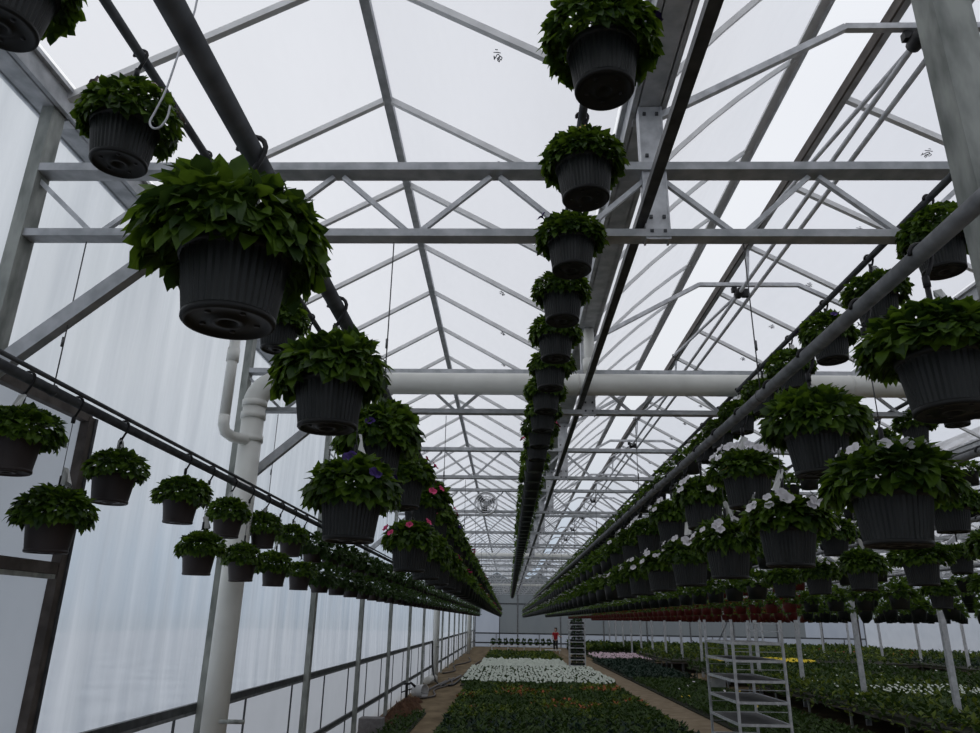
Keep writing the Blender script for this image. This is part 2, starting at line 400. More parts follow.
# the post close to the viewer at the upper right
m=MB(); m.beam((1.87,2.5,0),(1.87,2.5,ZG+.9),.13,.16,'galv_old',up=(1,0,0),chan=True); m.beam((1.985,2.56,0),(1.985,2.56,ZG+.9),.05,.06,'galv_old')
o=m.build('steel_post'); tag(o,'weathered wide steel post close up at the upper right','post')
# left wall rails
rails=[(H-.86,'trim_2','dark rail along the left wall above the white boards',.07,'brown_steel'),(H-1.79,'trim_3','low dark rail along the left wall boards',.06,'brown_steel')]
for z,n,lab,w,mt in rails:
    m=MB(); m.beam((XL-.03,5.1 if z<1.6 else 5.1,z),(XL-.03,YF,z),w*.6,w,'dark_steel'); m.beam((XL-.02,5.1,z-.05),(XL-.02,YF,z-.05),.03,.03,'mid_steel')
    struct(m.build(n),lab,'rail')
m=MB()
for i in range(int((YF-Y0)/S)):
    for q in(.4,.9):
        y=Y0+S*(i+q)
        if y>5.3: m.beam((XL-.075,y,0),(XL-.075,y,H-.89),.02,.022,'dark_steel')
struct(m.build('trim_4'),'thin upright dividers of the white lower wall boards','divider')
# framed door panel at the near left
root=empty('door_1',(XL-.02,0,0)); root['kind']='structure'; tag(root,'pale framed door panel in the near left wall','door')
m=MB(); m.beam((.03,5.07,0),(.03,5.07,H+1.36),.08,.07,'brown_steel',up=(1,0,0)); m.beam((.06,5.11,0),(.06,5.11,H+1.36),.03,.03,'dark_steel')
m.beam((.03,.5,H+1.36),(.03,5.07,H+1.36),.06,.08,'brown_steel'); m.beam((.03,.5,H+.29),(.03,5.03,H+.29),.05,.075,'brown_steel'); m.beam((.03,.5,H+.235),(.03,5.03,H+.235),.04,.03,'galv_old')
m.build('door_frame',root)
m=MB(); m.quad((.0,.5,0),(.0,5.07,0),(.0,5.07,H+1.36),(.0,.5,H+1.36),'board'); m.build('door_panel',root)
# far wall studs and rails
m=MB(); m.beam((-.8,YF-.07,0),(-.8,YF-.07,H+1.1),.08,.14,'dark_steel'); m.beam((XL,YF-.07,H+1.1),(-.8,YF-.07,H+1.1),.06,.1,'dark_steel')
for z in(H-1.12,H-1.95,H+1.5): m.beam((XL,YF-.06,z),(XR,YF-.06,z),.06,.12,'dark_steel')
struct(m.build('trim_5'),'horizontal rails of the far gable wall','rail')
for i in range(10):
    x=XL+W*i+(.0); m=MB(); m.beam((x,YF-.1,0),(x,YF-.1,ZG),.12,.1,'mid_steel'); 
    if i<9: m.beam((x+2,YF-.08,0),(x+2,YF-.08,H-1.12),.08,.06,'mid_steel')
    struct(m.build('trim_%d'%(6+i)),'upright stud of the far gable wall','stud')
root=empty('door_2',(29,YF-.1,0)); root['kind']='structure'; tag(root,'white door in the far gable wall','door')
m=MB(); m.beam((0,0,0),(0,0,3.6),.1,.1,'brown_steel'); m.beam((3.4,0,0),(3.4,0,3.6),.1,.1,'brown_steel'); m.beam((0,0,3.6),(3.4,0,3.6),.1,.1,'brown_steel'); m.build('door_frame',root)

# ---------------------------------------------------------------- pipes that carry the baskets
ZP, ZH = H+1.22, H+2.42
LOW=[(-2.65,'against the left wall'),(-.72,'left of the centre'),(1.42,'right of the centre')]+[(3.45+2.1*k,'%s from the right of the centre'%ORD[k+1]) for k in range(7)]
HIGH=[(-1.70,'at the upper left'),(.36,'along the centre'),(2.5,'at the upper right')]+[(4.55+2.1*k,'%s of the far right high pipes'%ORD[k]) for k in range(3)]
def row_pipe(x,z,r,mat,lab,extra=None):
    m=MB(); m.tube([(x,.1,z),(x,YF-.4,z)],r,mat,14)
    for k in range(12): m.tube([(x,.9+k*6-.03,z),(x,.9+k*6+.03,z)],r+.006,mat,14)
    if extra: m.tube([(x+extra[0],.1,z+extra[1]),(x+extra[0],YF-.4,z+extra[1])],extra[2],mat,8)
    tag(m.build('basket_pipe'),lab,'pipe','basket pipes')
for i,(x,w) in enumerate(LOW):
    row_pipe(x,ZP,.030,'mid_steel' if i>=2 else 'dark_steel','steel pipe carrying the low basket row '+w,(.055,.035,.014) if i==0 else None)
for i,(x,w) in enumerate(HIGH):
    row_pipe(x,ZH,.022,'dark_steel','thin steel pipe carrying the high basket row '+w)
# suspension wires, one at every truss for every low pipe
wm=MB(); wm.tube([(0,0,ZP+.03),(0,0,ZC1-.035)],.004,'wire',5); wm.tube([(0,-.012,ZP+.33),(0,-.012,ZP+.27)],.008,'wire',5); wm.tube([(0.03*math.cos(a),0,ZP+.034*math.sin(a)) for a in[PI*k/6 for k in range(12)]],.004,'wire',5)
wmesh=wm.mesh('suspension_wire')
for i,(x,w) in enumerate(LOW[:5]):
    for k in range(17):
        o=inst('suspension_wire',wmesh,None,(x,Y0+S*k,0)); tag(o,'thin wire to the low pipe %s, %s nearest'%(w.replace(' from the right of the centre',' row on the right'),ORD[k]),'wire','suspension wires')

# ---------------------------------------------------------------- hanging baskets
def leaf(m,p,d,n,L,Wd,mat,droop,hi=True):
    d=d.normalized(); s=d.cross(n)
    if s.length<1e-4: s=d.cross(Vector((.3,.5,.8)))
    s.normalize(); n=s.cross(d).normalized()
    if hi:
        c=[p, p+d*L*.33+n*L*.05, p+d*L*.68-n*L*droop*.25, p+d*L-n*L*droop]
        e1,e2=Wd*.5,Wd*.42; up=n*Wd*.12
        vs=[c[0],c[1],c[2],c[3],c[1]+s*e1+up,c[2]+s*e2+up,c[1]-s*e1+up,c[2]-s*e2+up]
        m.add(vs,[(0,4,1),(1,4,5,2),(2,5,3),(0,1,6),(1,2,7,6),(2,3,7)],mat,True)
    else:
        vs=[p,p+d*L*.5+s*Wd*.5,p+d*L-n*L*droop,p+d*L*.5-s*Wd*.5]; m.add(vs,[(0,1,2,3)],mat)
def foliage(n,R,Hh,L,Wd,mats,hi=True,low=115,seed=1,m=None):
    rnd=random.Random(seed); m=m or MB()
    lump=[(rnd.uniform(0,2*PI),rnd.uniform(.6,1.0)) for _ in range(5)]
    for i in range(n):
        ct=rnd.uniform(math.cos(math.radians(low)),1); th=math.acos(ct); ph=rnd.uniform(0,2*PI)
        sc=.82+.22*sum(a*max(0,math.cos(ph-q))**3 for q,a in lump)/2.0+rnd.uniform(-.08,.08)
        if rnd.random()<.25: sc*=.6
        nx=math.sin(th)*math.cos(ph); nyy=math.sin(th)*math.sin(ph)
        rr=R-L*.6
        zz=Hh*ct if ct>0 else rr*.62*ct
        p=Vector((rr*nx*sc,rr*nyy*sc,zz*sc+.02))
        if ct<0:       # hanging skirt outside the rim
            q=Vector((nx,nyy)).normalized(); k=max(.15,(Vector((p.x,p.y)).length)); p.x,p.y=q.x*k,q.y*k
        nn=Vector((nx/R,nyy/R,ct/Hh if ct>0 else ct*.3/R)).normalized()
        down=Vector((0,0,-1))-nn*(-nn.z); 
        out=Vector((nx,nyy,0))
        d=nn*.5+down*(.55 if ct<.5 else .2)+out*.45+Vector((rnd.gauss(0,.33),rnd.gauss(0,.33),rnd.gauss(0,.25)+(.35 if ct>.5 else .05)))
        q=rnd.uniform(.7,1.15)
        leaf(m,p,d,(nn+Vector((rnd.gauss(0,.25),rnd.gauss(0,.25),.35))).normalized(),L*q,Wd*q,mats[0] if rnd.random()<.7 else mats[1],rnd.uniform(.05,.45),hi)
    return m
def pot_mesh(mat,ribs=True):
    m=MB(); seg=84 if ribs else 40
    m.lathe([(.128,.0),(.141,.0),(.143,-.012),(.140,-.024),(.1345,-.026)],mat,seg)
    m.lathe([(.1345,-.026),(.1325,-.03),(.1135,-.170),(.113,-.178)],mat,seg,rib=.0021 if ribs else 0,nr=1)
    m.lathe([(.113,-.178),(.1155,-.180),(.1155,-.190),(.110,-.196),(.102,-.196),(.098,-.188),(.045,-.187),(.040,-.194),(.026,-.194),(.022,-.180),(0,-.180)],mat if not ribs else 'pot_base',seg)
    for a in(.4,1.65,2.9,4.15,5.4): m.tube([(.07*math.cos(a),.07*math.sin(a),-.187),(.07*math.cos(a),.07*math.sin(a),-.190)],.008,'black',8)
    m.lathe([(.128,.0),(.125,-.02),(.0,-.018)],'soil',seg)
    return m.mesh('pot')
POTM={'pot':pot_mesh('pot'),'pot_brown':pot_mesh('pot_brown',False),'pot_red':pot_mesh('pot_red',False)}
FOL=[foliage(900,.235,.13,.066,.046,('leaf','leaf_dark'),True,112,s_).mesh('foliage') for s_ in(11,12,13,14)]
FOLW=[foliage(950,.24,.12,.064,.042,('leaf','leaf_dark'),True,104,s_).mesh('foliage') for s_ in(21,22,23)]
FOLC=[foliage(950,.225,.12,.054,.040,('leaf','leaf_dark'),True,112,s_).mesh('foliage') for s_ in(31,32,33)]   # smaller denser leaves
def flower_mesh(mat,r=.032):
    m=MB(); vs=[(0,0,-.015)]; n=15
    for k in range(n):
        a=2*PI*k/n; q=r*(1-.16*abs(math.sin(2.5*a+.2))); vs.append((q*math.cos(a),q*math.sin(a),.006+.004*math.sin(5*a)))
    for k in range(n):
        a=2*PI*k/n; vs.append((r*.3*math.cos(a),r*.3*math.sin(a),.0))
    fs=[(1+k,1+(k+1)%n,n+1+(k+1)%n,n+1+k) for k in range(n)]+[(n+1+k,n+1+(k+1)%n,0) for k in range(n)]
    m.add(vs,fs,mat,True); m.tube([(0,0,-.012),(0,0,-.05)],.003,'leaf',5); return m.mesh('flower')
FLM={c:flower_mesh(c) for c in('white_petal','purple_petal','pink_petal','pale_petal','red_petal')}
def hanger_mesh(total,pr,kind):
    """three wires rising from the rim to a black plastic hook curled over the pipe"""
    m=MB(); j=min(.20,total-.08)
    for a in(.5,.5+2*PI/3,.5+4*PI/3): m.tube([(.136*math.cos(a),.136*math.sin(a),-.006),(.125*math.cos(a),.125*math.sin(a),.04),(.006*math.cos(a),.006*math.sin(a),j)],.0022,'wire',5)
    top=total
    m.tube([(0,0,j-.01),(0,0,top-pr-.055)],.0022 if total>.5 else .007,'black' if total<.5 else 'wire',6)
    m.tube([(0,0,j-.02),(0,0,j+.05)],.009,'black',6)
    h=m; m=MB(); rr=pr+.008
    pts=[(0,0,top-rr-.06),(rr*.7,0,top-rr*1.1)]+[(rr*math.cos(a),0,top+rr*math.sin(a)) for a in[-.3+k*.45 for k in range(9)]]
    m.tube(pts,.0075,'black',7)
    m.tube([(0,0,top-rr-.09),(0,0,top-rr-.05)],.012,'black',6)
    return h.mesh('hanger'),m.mesh('hook')
HANG={}
def tag_mesh(col):
    m=MB(); 
    vs=[(0,0,0),(.012,.014,-.005),(.03,.03,-.07),(.012,.036,-.078),(-.006,.02,-.075),(-.014,.002,-.006),(.03,.01,-.06)]
    m.add(vs,[(0,1,2,3),(0,3,4,5),(1,6,2)],col[0])
    m.add([(.003,-.001,-.02),(.02,.004,-.035),(.022,.006,-.075),(-.004,.0,-.07)],[(0,1,2,3)],col[1])
    return m.mesh('tag')
TAGM=tag_mesh(('tag','tag')); TAGY=tag_mesh(('tag_yellow','tag_purple'))
# medium / far versions: one mesh each, too small to show parts
def far_basket(potmat,fl,seed,nleaf=110,big=1.0,m=None,off=None):
    mm=MB(); rnd=random.Random(seed)
    mm.lathe([(.125,0),(.14,0),(.138,-.024),(.113,-.19),(0,-.185)],potmat,12)
    br=potmat=='pot_brown'
    foliage(int(nleaf*(2.4 if br else 1.15)),.27 if br else .225*big,.17 if br else .13,.09,.07,('leaf_dark','leaf_dark') if br else ('leaf','leaf_dark'),False,128 if br else 100,seed,mm)
    for k in range(9 if fl else 0):
        a=rnd.uniform(0,2*PI); e=rnd.uniform(.1,1.2); c=Vector((.22*math.cos(a)*math.cos(e),.22*math.sin(a)*math.cos(e),.05+.14*math.sin(e)))
        mm.lathe([(0,c.z+.01),(.034,c.z+.012),(0,c.z-.01)],fl,6,c=(c.x,c.y,0))
    return mm
FARM={}
def far_mesh(p,f,v,nl):
    k=(p,f,v,nl)
    if k not in FARM: FARM[k]=far_basket(p,f,100+v*7+len(FARM),nl).mesh('hanging_basket')
    return FARM[k]
# every basket: x, y, rim height, row words, pot, flowers, hanger type, leaf set
B=[]
def add_row(x,ys,z,row,pot,flf,hang,fols):
    for n,y in enumerate(ys): B.append(dict(x=x(y) if callable(x) else x,y=y,z=z,row=row,n=n,pot=pot(y) if callable(pot) else pot,fl=flf(n,y),h=hang,f=fols))
fr=lambda a,s,skip=():[a+s*k for k in range(int((YF-1.2-a)/s)) if k not in skip]
rn=random.Random(5)
none=lambda n,y:None
UZ,LZ,HZ=H+.89,H+.52,H+2.13
add_row(-2.65,fr(3.72,1.05),UZ,'upper tier by the left wall','pot_brown',lambda n,y:None,'u','c')
add_row(-2.65,fr(4.2,1.06,(1,)),LZ,'lower tier by the left wall','pot_brown',none,'l','c')
add_row(-.715,fr(1.67,1.06),UZ,'upper tier left of centre','pot',lambda n,y:None if n<2 else 'purple_petal' if n==2 else rn.choice(['pink_petal','pink_petal','pink_petal','purple_petal']) if y<22 else rn.choice(['pale_petal',None]),'u','n')
add_row(-.72,fr(3.32,1.06,(1,)),LZ,'lower tier left of centre','pot',lambda n,y:'purple_petal' if n==0 else 'pink_petal' if n==1 else rn.choice(['pink_petal','white_petal',None,None]),'l','n')
add_row(1.42,fr(2.27,1.03),UZ-.05,'upper tier right of centre','pot',lambda n,y:None if n<2 else 'white_petal' if rn.random()<.85 else None,'u','w')
add_row(1.42,fr(2.73,1.06),LZ-.05,'lower tier right of centre','pot',lambda n,y:'white_petal','l','w')
add_row(-1.70,fr(1.86,.76),HZ-.10,'high row at the upper left','pot',lambda n,y:'pale_petal' if n in(1,2) else None,'h','c')
add_row(.36,fr(2.30,.76),HZ,'overhead centre row','pot',lambda n,y:'purple_petal' if n in(0,2) else 'pink_petal' if n in(8,9) else None,'h','c')
add_row(2.5,fr(3.82,.76),HZ,'high row at the upper right','pot',lambda n,y:'purple_petal' if n in(2,3) else 'white_petal' if n>5 and n%2 else None,'h','c')
for k in range(7):
    x=3.45+2.1*k; nm='%s low row on right'%ORD[k+1]
    off=.33*k
    pt=(lambda y,x=x:'pot' if y<2.6*x else 'pot_red') if k else 'pot'
    fl=(lambda n,y:'white_petal' if n%4==0 else None) if k==0 else (lambda n,y:'red_petal' if y>2.6*x else None)
    add_row(x,fr(5.8-1.06*2+off,1.06),UZ-.07*min(k,3),'upper tier, '+nm,pt,none if k else fl,'u','w')
    add_row(x,fr(5.29-1.06+off,1.06),LZ-(0 if k<1 else .10 if k<2 else .2),'lower tier, '+nm,pt,fl,'l','w')
for k in range(3):
    add_row(4.55+2.1*k,fr(4.96+.3*k,.76),HZ,'%s far high row on right'%ORD[k],'pot',none,'h','c')
import math as _m
pitch,yaw=_m.radians(19.328),_m.radians(1.654)
fwd=Vector((-_m.sin(yaw)*_m.cos(pitch),_m.cos(yaw)*_m.cos(pitch),_m.sin(pitch)))
rgt=Vector((_m.cos(yaw),_m.sin(yaw),0)); upv=rgt.cross(fwd)
eye=Vector((0,0,H))
def inframe(b):
    v=Vector((b['x'],b['y'],b['z']))-eye; d=v.dot(fwd)
    if d<.3: return False,9e9
    a=v.dot(rgt)/d; c=v.dot(upv)/d; mg=.3/d
    return abs(a)<.70+mg and abs(c)<.53+mg, d
L_=[]
for b in B:
    ok,d=inframe(b)
    if ok: b['d']=d; L_.append(b)
L_.sort(key=lambda b:b['d'])
near=L_[:300]; far=L_[300:]
GR='hanging flower baskets'
seen={}
FLN={'white_petal':'white','purple_petal':'dark purple','pink_petal':'pink','pale_petal':'pale pink','red_petal':'red'}
PN={'pot':'dark grey pot','pot_brown':'brown pot','pot_red':'red pot'}
for b in sorted(near,key=lambda b:b['y']): b['k']=seen.get(b['row'],0); seen[b['row']]=b['k']+1
for i,b in enumerate(near):
    rnd=random.Random(i*31+5)
    b['total']=(ZH if b['h']=='h' else ZP)-b['z']; hkey=(b['h'],round(b['total'],3))
    if b['d']<9.5 and hkey not in HANG: HANG[hkey]=hanger_mesh(b['total'],.022 if b['h']=='h' else .030,0)
    lab='%s basket%s, %s nearest, %s'%(PN[b['pot']],', %s flowers'%FLN[b['fl']] if b['fl'] else ' of leaves',ORD[b['k']],b['row'])
    rz=rnd.uniform(0,2*PI)
    if b['d']<9.5:
        t=empty('hanging_basket',(b['x'],b['y'],b['z'])); tag(t,lab,'hanging basket',GR)
        if i==0: t['label']='largest basket, dark pot and lush leaves hanging close at upper left'
        inst('pot',POTM[b['pot']],t,rot=(rnd.uniform(-.03,.03),rnd.uniform(-.03,.03),rz))
        fs={'n':FOL,'w':FOLW,'c':FOLC}[b['f']]; f=rnd.choice(fs)
        sc=rnd.uniform(.9,1.06)
        fo=inst('foliage',f,t,rot=(0,0,rz*1.7),scale=(sc,sc,sc*rnd.uniform(.9,1.2)))
        hm,hk=HANG[(b['h'],round(b['total'],3))]; hg=inst('hanger',hm,t); inst('hook',hk,hg)
        if rnd.random()<.8 or b['row'].startswith('high row at the upper'):
            inst('tag',TAGY if (b['h']=='h' and rnd.random()<.3) else TAGM,t,loc=(.01,-.01,.235 if b['h']!='l' else .3),rot=(0,rnd.uniform(-.3,.3),rnd.uniform(0,6)),scale=1.45)
        if b['row'].endswith('right of centre') and rnd.random()<.4:
            inst('plant_label',TAGY,t,loc=(-.12,-.13,.03),rot=(.9,.3,rnd.uniform(0,6)),scale=1.1)
        if b['fl']:
            nf={'white_petal':13,'purple_petal':3,'pink_petal':5,'pale_petal':6,'red_petal':5}[b['fl']]
            for q in range(nf):
                a=rnd.uniform(0,2*PI) if q%3==0 else rnd.uniform(PI*.9,PI*2.1); e=rnd.uniform(.0,1.0); rr=.225
                p=(rr*math.cos(a)*math.cos(e),rr*math.sin(a)*math.cos(e),.055+.13*math.sin(e))
                nrm=Vector((math.cos(a)*.8,math.sin(a)*.8,.6)).to_track_quat('Z','Y').to_euler()
                inst('flower',FLM[b['fl']],t,loc=p,rot=nrm,scale=rnd.uniform(.8,1.25))
    else:
        o=inst('hanging_basket',far_mesh(b['pot'],b['fl'],i%3,150 if b['d']<14 else 100),None,(b['x'],b['y'],b['z']),(0,0,rz)); tag(o,lab,'hanging basket',GR)
# everything farther down the rows
fm=MB()
for i,b in enumerate(far):
    hi=b['d']<30; rnd=random.Random(i)
    fb_k=(b['pot'],b['fl'],i%3,hi)
    if fb_k not in FARM: FARM[fb_k]=far_basket(b['pot'],b['fl'],900+i,46 if hi else 22,1.0)
    src=FARM[fb_k]; a=rnd.uniform(0,6.28); ca,sa=math.cos(a),math.sin(a)
    o=len(fm.v); fm.v.extend([(x*ca-y*sa+b['x'],x*sa+y*ca+b['y'],z+b['z']) for x,y,z in src.v])
    mp=[fm.mi(q) for q in src.mats]
    fm.f.extend([tuple(j+o for j in f) for f in src.f]); fm.m.extend([mp[q] for q in src.m]); fm.sm.extend(src.sm)
tag(fm.build('hanging_baskets'),'far end of the receding rows of hanging baskets merging into green bands','hanging baskets',GR,'stuff')

# ---------------------------------------------------------------- white PVC pipes
def elbow(c,r,a0,a1,plane,n=9):
    out=[]
    for k in range(n):
        a=a0+(a1-a0)*k/(n-1); out.append((c[0]+r*math.cos(a),c[1],c[2]+r*math.sin(a)))
    return out
for i,y in enumerate((7.72,30.6,56.0)):
    t=empty('duct_pipe',(-2.85,y,0)); tag(t,'white plastic duct pipe rising at the left wall and crossing overhead, %s'%('nearest' if i==0 else 'second from the camera' if i==1 else 'farthest'),'pipe','white duct pipes')
    zt=H+2.50; R=.122
    m=MB(); m.tube([(0,0,0),(0,0,zt-.26)],R,'pvc',28); m.build('riser',t)
    for z in(zt-.62,zt-.36,zt-.22):
        m=MB(); m.tube([(0,0,z-.07),(0,0,z+.0)],R+.014,'pvc',28); m.build('coupling',t)
    m=MB(); m.tube(elbow((.26,0,zt-.26),.26,PI,PI/2,0),R+.008,'pvc',28); m.tube([(.24,0,zt),(.36,0,zt)],R+.014,'pvc',28); m.build('elbow',t)
    m=MB(); m.tube([(.26,0,zt),(17 if i==0 else 32,0,zt)],R,'pvc',28)
    for x in(3.6,6.6,9.6): m.tube([(x,0,zt),(x+.02,0,zt)],R+.004,'pvc',28)
    m.build('cross_pipe',t)
    m=MB(); m.box((.36,-.1,zt-.14),(.05,.05,.05),'black'); m.tube([(.1,-.14,1.35),(.34,-.14,1.35)],.02,'galv_old',8) if i==0 else m.box((.1,-.1,1.3),(.1,.05,.03),'galv_old'); m.build('clamp',t)
# small downpipes
m=MB(); m.tube([(XL+.1,7.3,ZG-.05),(XL+.1,7.3,H+1.95)],.055,'pvc',16); m.tube([(XL+.1,7.3,H+2.0),(XL+.1,7.3,H+1.90),(XL+.115,7.33,H+1.83),(XL+.16,7.43,H+1.80),(XL+.23,7.60,H+1.81),(XL+.25,7.70,H+1.82)],.058,'pvc',16); m.tube([(XL+.1,7.3,H+2.75),(XL+.1,7.3,H+2.6)],.066,'pvc',16)
tag(m.build('downpipe'),'slim white downpipe from the left gutter bending into the duct pipe','pipe')
m=MB(); m.tube([(.9,7.72,ZG-.06),(.9,7.72,H+2.6)],.06,'pvc',16); m.tube([(.9,7.72,H+2.8),(.9,7.72,H+2.66)],.075,'pvc',16)
tag(m.build('downpipe'),'slim white downpipe from the middle gutter into the overhead cross pipe','pipe')

# ---------------------------------------------------------------- circulation fans
def fan(x,y,z,lab):
    t=empty('circulation_fan',(x,y,z)); tag(t,lab,'fan','circulation fans')
    m=MB()
    for yy,rs in((-.07,(.24,.19,.14,.09,.05)),(.07,(.24,.17,.1))):
        for r in rs: m.tube([(r*math.cos(a),yy*(1 if r<.24 else .8),r*math.sin(a)) for a in[2*PI*k/28 for k in range(28)]],.016 if r>.23 else .007,'glass',5,closed=True)
    for k in range(12):
        a=2*PI*k/12; m.tube([(.04*math.cos(a),-.085,.04*math.sin(a)),(.24*math.cos(a),-.056,.24*math.sin(a)),(.24*math.cos(a),.056,.24*math.sin(a)),(.05*math.cos(a),.07,.05*math.sin(a))],.003,'glass',4)
    m.build('guard',t)
    m=MB(); m.lathe([(0,-.02),(.05,-.02),(.06,.02),(.055,.1),(0,.12)],'galv_light',16,axis='y'); m.build('motor',t)
    for k in range(3):
        a=2*PI*k/3+.4; m=MB(); c,s_=math.cos(a),math.sin(a)
        P=lambda r,w,yy:(r*c-w*s_,yy,r*s_+w*c)
        m.add([P(.05,-.05,-.035),P(.2,-.07,-.045),P(.215,.0,-.025),P(.2,.06,-.01),P(.05,.03,-.025)],[(0,1,2,3,4)],'dark_steel'); m.build('blade',t)
    m=MB(); m.tube([(0,.0,.24),(0,0,ZC2-.03-z)],.008,'galv',6); m.build('mount',t)
fan(-.5,15.85,H+2.40,'round wire guard fan hanging from a truss over the left bay')
fan(-.2,59.85,H+2.35,'tiny far fan hanging near the end gable')

# ---------------------------------------------------------------- planting beds
def bed(name,lab,cat,x0,x1,y0,y1,step,z,hgt,L,mats,fl=(),flp=0,soil='bedsoil',seed=3,nl=7,patch=None,side=True,flsize=.03,xf=None,tray=None):
    rnd=random.Random(seed); m=MB()
    m.box(((x0+x1)/2,(y0+y1)/2,z/2+.01),(x1-x0,y1-y0,z+.02) if z>.05 else (x1-x0,y1-y0,.03),soil)
    y=y0+step/2
    while y<y1:
        x=x0+step/2
        while x<x1:
            px,py=x+rnd.uniform(-.3,.3)*step,y+rnd.uniform(-.3,.3)*step
            h=hgt*rnd.uniform(.6,1.15)
            mt=patch(px,py,rnd) if patch else rnd.choice(mats)
            for k in range(nl):
                a=rnd.uniform(0,2*PI); el=rnd.uniform(.2,1.3)
                d=Vector((math.cos(a)*math.cos(el),math.sin(a)*math.cos(el),math.sin(el)))
                p=Vector((px,py,z+.02+h*rnd.uniform(.1,.65)))
                leaf(m,p,d,Vector((-d.x*.5,-d.y*.5,1)),L*rnd.uniform(.7,1.2),L*.55,mt,.3,False)
            if fl and rnd.random()<flp:
                f=rnd.choice(fl); r=flsize*rnd.uniform(.7,1.3); zz=z+h+.04; ax,ay=rnd.uniform(-.4,.4),-rnd.uniform(.3,1.1)
                vs=[(px+r*math.cos(q),py+r*math.sin(q),zz+r*(ax*math.cos(q)-ay*math.sin(q))) for q in[2*PI*k/6 for k in range(6)]]
                m.add(vs,[(0,1,2,3,4,5)],f)
            x+=step
        y+=step
    o=m.build(name); tag(o,lab,cat,None,'stuff'); return o
def patch_main(x,y,r):
    n=math.sin(x*2.1+y*.5)+math.sin(y*1.3-x*.9)+r.uniform(-1,1)
    if y>21 and n>.9: return r.choice(['orange_petal','leaf_lime','leaf_lime','leaf_bed'])
    if y>19 and n>.1: return r.choice(['leaf_lime','leaf_bed','leaf_bed'])
    if y<19: return r.choice(['leaf_bed','leaf_blue','leaf_bed','leaf_bed'])
    return r.choice(['leaf_bed','leaf_bed','leaf_dark'])
bed('seedling_bed','broad bed of low green seedlings with orange patches in the centre foreground','plant bed',-1.5,4.0,9.5,28.8,.16,.03,.13,.14,[],patch=patch_main,nl=7,seed=4,flp=0)
bed('flower_bed','bed of massed white flowers behind the green seedlings','flower bed',-1.75,3.95,28.9,38.8,.17,.03,.16,.13,['leaf_dark','leaf_bed'],['bed_petal'],.62,nl=7,seed=5,flsize=.052)
bed('flower_bed','farther pale white flower bed left of the tray trolley','flower bed',-1.4,3.05,38.9,45.0,.2,.03,.16,.13,['leaf_bed'],['bed_petal'],.9,nl=4,seed=6,flsize=.08)
bed('plant_bed','narrow dull green bed behind the white flowers','plant bed',-1.3,3.05,45.3,57.0,.3,.03,.2,.25,['leaf_bed','leaf_lime','leaf_dark'],nl=6,seed=7)
bed('seedling_bed','low green bed just right of the sandy path','plant bed',5.12,7.85,12.5,32.8,.19,.03,.13,.15,['leaf_bed','leaf_bed','leaf_dark'],['white_petal','yellow_petal'],.008,nl=6,seed=8,flsize=.05)
bed('seedling_bed','dark blue green bed farther along right of the path','plant bed',5.12,7.85,33,47.5,.26,.03,.2,.2,['leaf_blue'],nl=7,seed=9)
bed('flower_bed','faded pink flower patch beyond the blue green bed','flower bed',5.6,9.6,49,55.5,.25,.03,.16,.2,['leaf_dark'],['pale_petal'],.75,nl=4,seed=10,flsize=.09)
bed('plant_bed','yellowish green planting near the far gable on the right','plant bed',5.2,30.0,57,69.0,.5,.2,.5,.45,['leaf_lime','leaf_bed','leaf_dark','leaf_bed'],nl=9,seed=11)
# raised benches on the right, planted
def bench(x0,x1,y0,y1,lab,mats,fl=(),flp=0,seed=1,patch=None,step=.24,flf=None):
    m=MB(); m.box(((x0+x1)/2,(y0+y1)/2,.47),(x1-x0,y1-y0,.05),'brown_steel')
    y=y0+.3
    while y<y1:
        for x in(x0+.1,x1-.1): m.beam((x,y,0),(x,y,.45),.05,.05,'galv_old')
        y+=2.5
    tag(m.build('grow_bench'),'low steel bench under '+lab,'bench','grow benches')
    rnd=random.Random(seed); m=MB(); m.box(((x0+x1)/2,(y0+y1)/2,.535),(x1-x0-.04,y1-y0-.04,.08),'bedsoil')
    y=y0+step/2
    while y<y1:
        x=x0+step/2
        while x<x1:
            px,py=x+rnd.uniform(-.3,.3)*step,y+rnd.uniform(-.3,.3)*step; mt=rnd.choice(mats)
            for k in range(8):
                a=rnd.uniform(0,2*PI); el=rnd.uniform(.1,1.3); d=Vector((math.cos(a)*math.cos(el),math.sin(a)*math.cos(el),math.sin(el)))
                edge=px<x0+.3
                leaf(m,Vector((px-(.22 if edge and k<5 else 0),py,.575+rnd.uniform(-.2 if edge and k<5 else 0,.16))),d,Vector((-d.x*.5,-d.y*.5,1)),.2*rnd.uniform(.6,1.2),.1,mt,.3,False)
            q=flf(px,py) if flf else flp
            if fl and rnd.random()<q:
                f=rnd.choice(fl); r=(.10 if f=='yellow_petal' else .034)*rnd.uniform(.7,1.3); zz=.8
                m.add([(px+r*math.cos(q),py+r*math.sin(q),zz+.5*r*math.sin(q)) for q in[2*PI*k/6 for k in range(6)]],[(0,1,2,3,4,5)],f)
            x+=step
        y+=step
    tag(m.build('bench_planting'),lab,'plants',None,'stuff')
bench(7.9,12.6,11,30,'leafy green bench planting with a white flowered patch on the right',['leaf_bed','leaf_lime','leaf_dark','leaf_bed'],['bed_petal'],0,21,flf=lambda x,y:.95 if (9.25<x and 19.3<y<21.6+.25*(x-9)) else .02)
bench(7.9,16,30.6,34.6,'dark green bench planting before the yellow flowers',['leaf_bed','leaf_dark'],['white_petal'],.02,22,step=.3)
bench(20.4,32.6,30.6,42,'dim green bench planting far to the right',['leaf_bed','leaf_dark','leaf_blue'],['white_petal'],.01,26,step=.45)
bench(20.4,32.6,43,56,'farthest green bench planting by the end wall on the right',['leaf_bed','leaf_lime','leaf_dark'],['red_petal'],.03,27,step=.5)
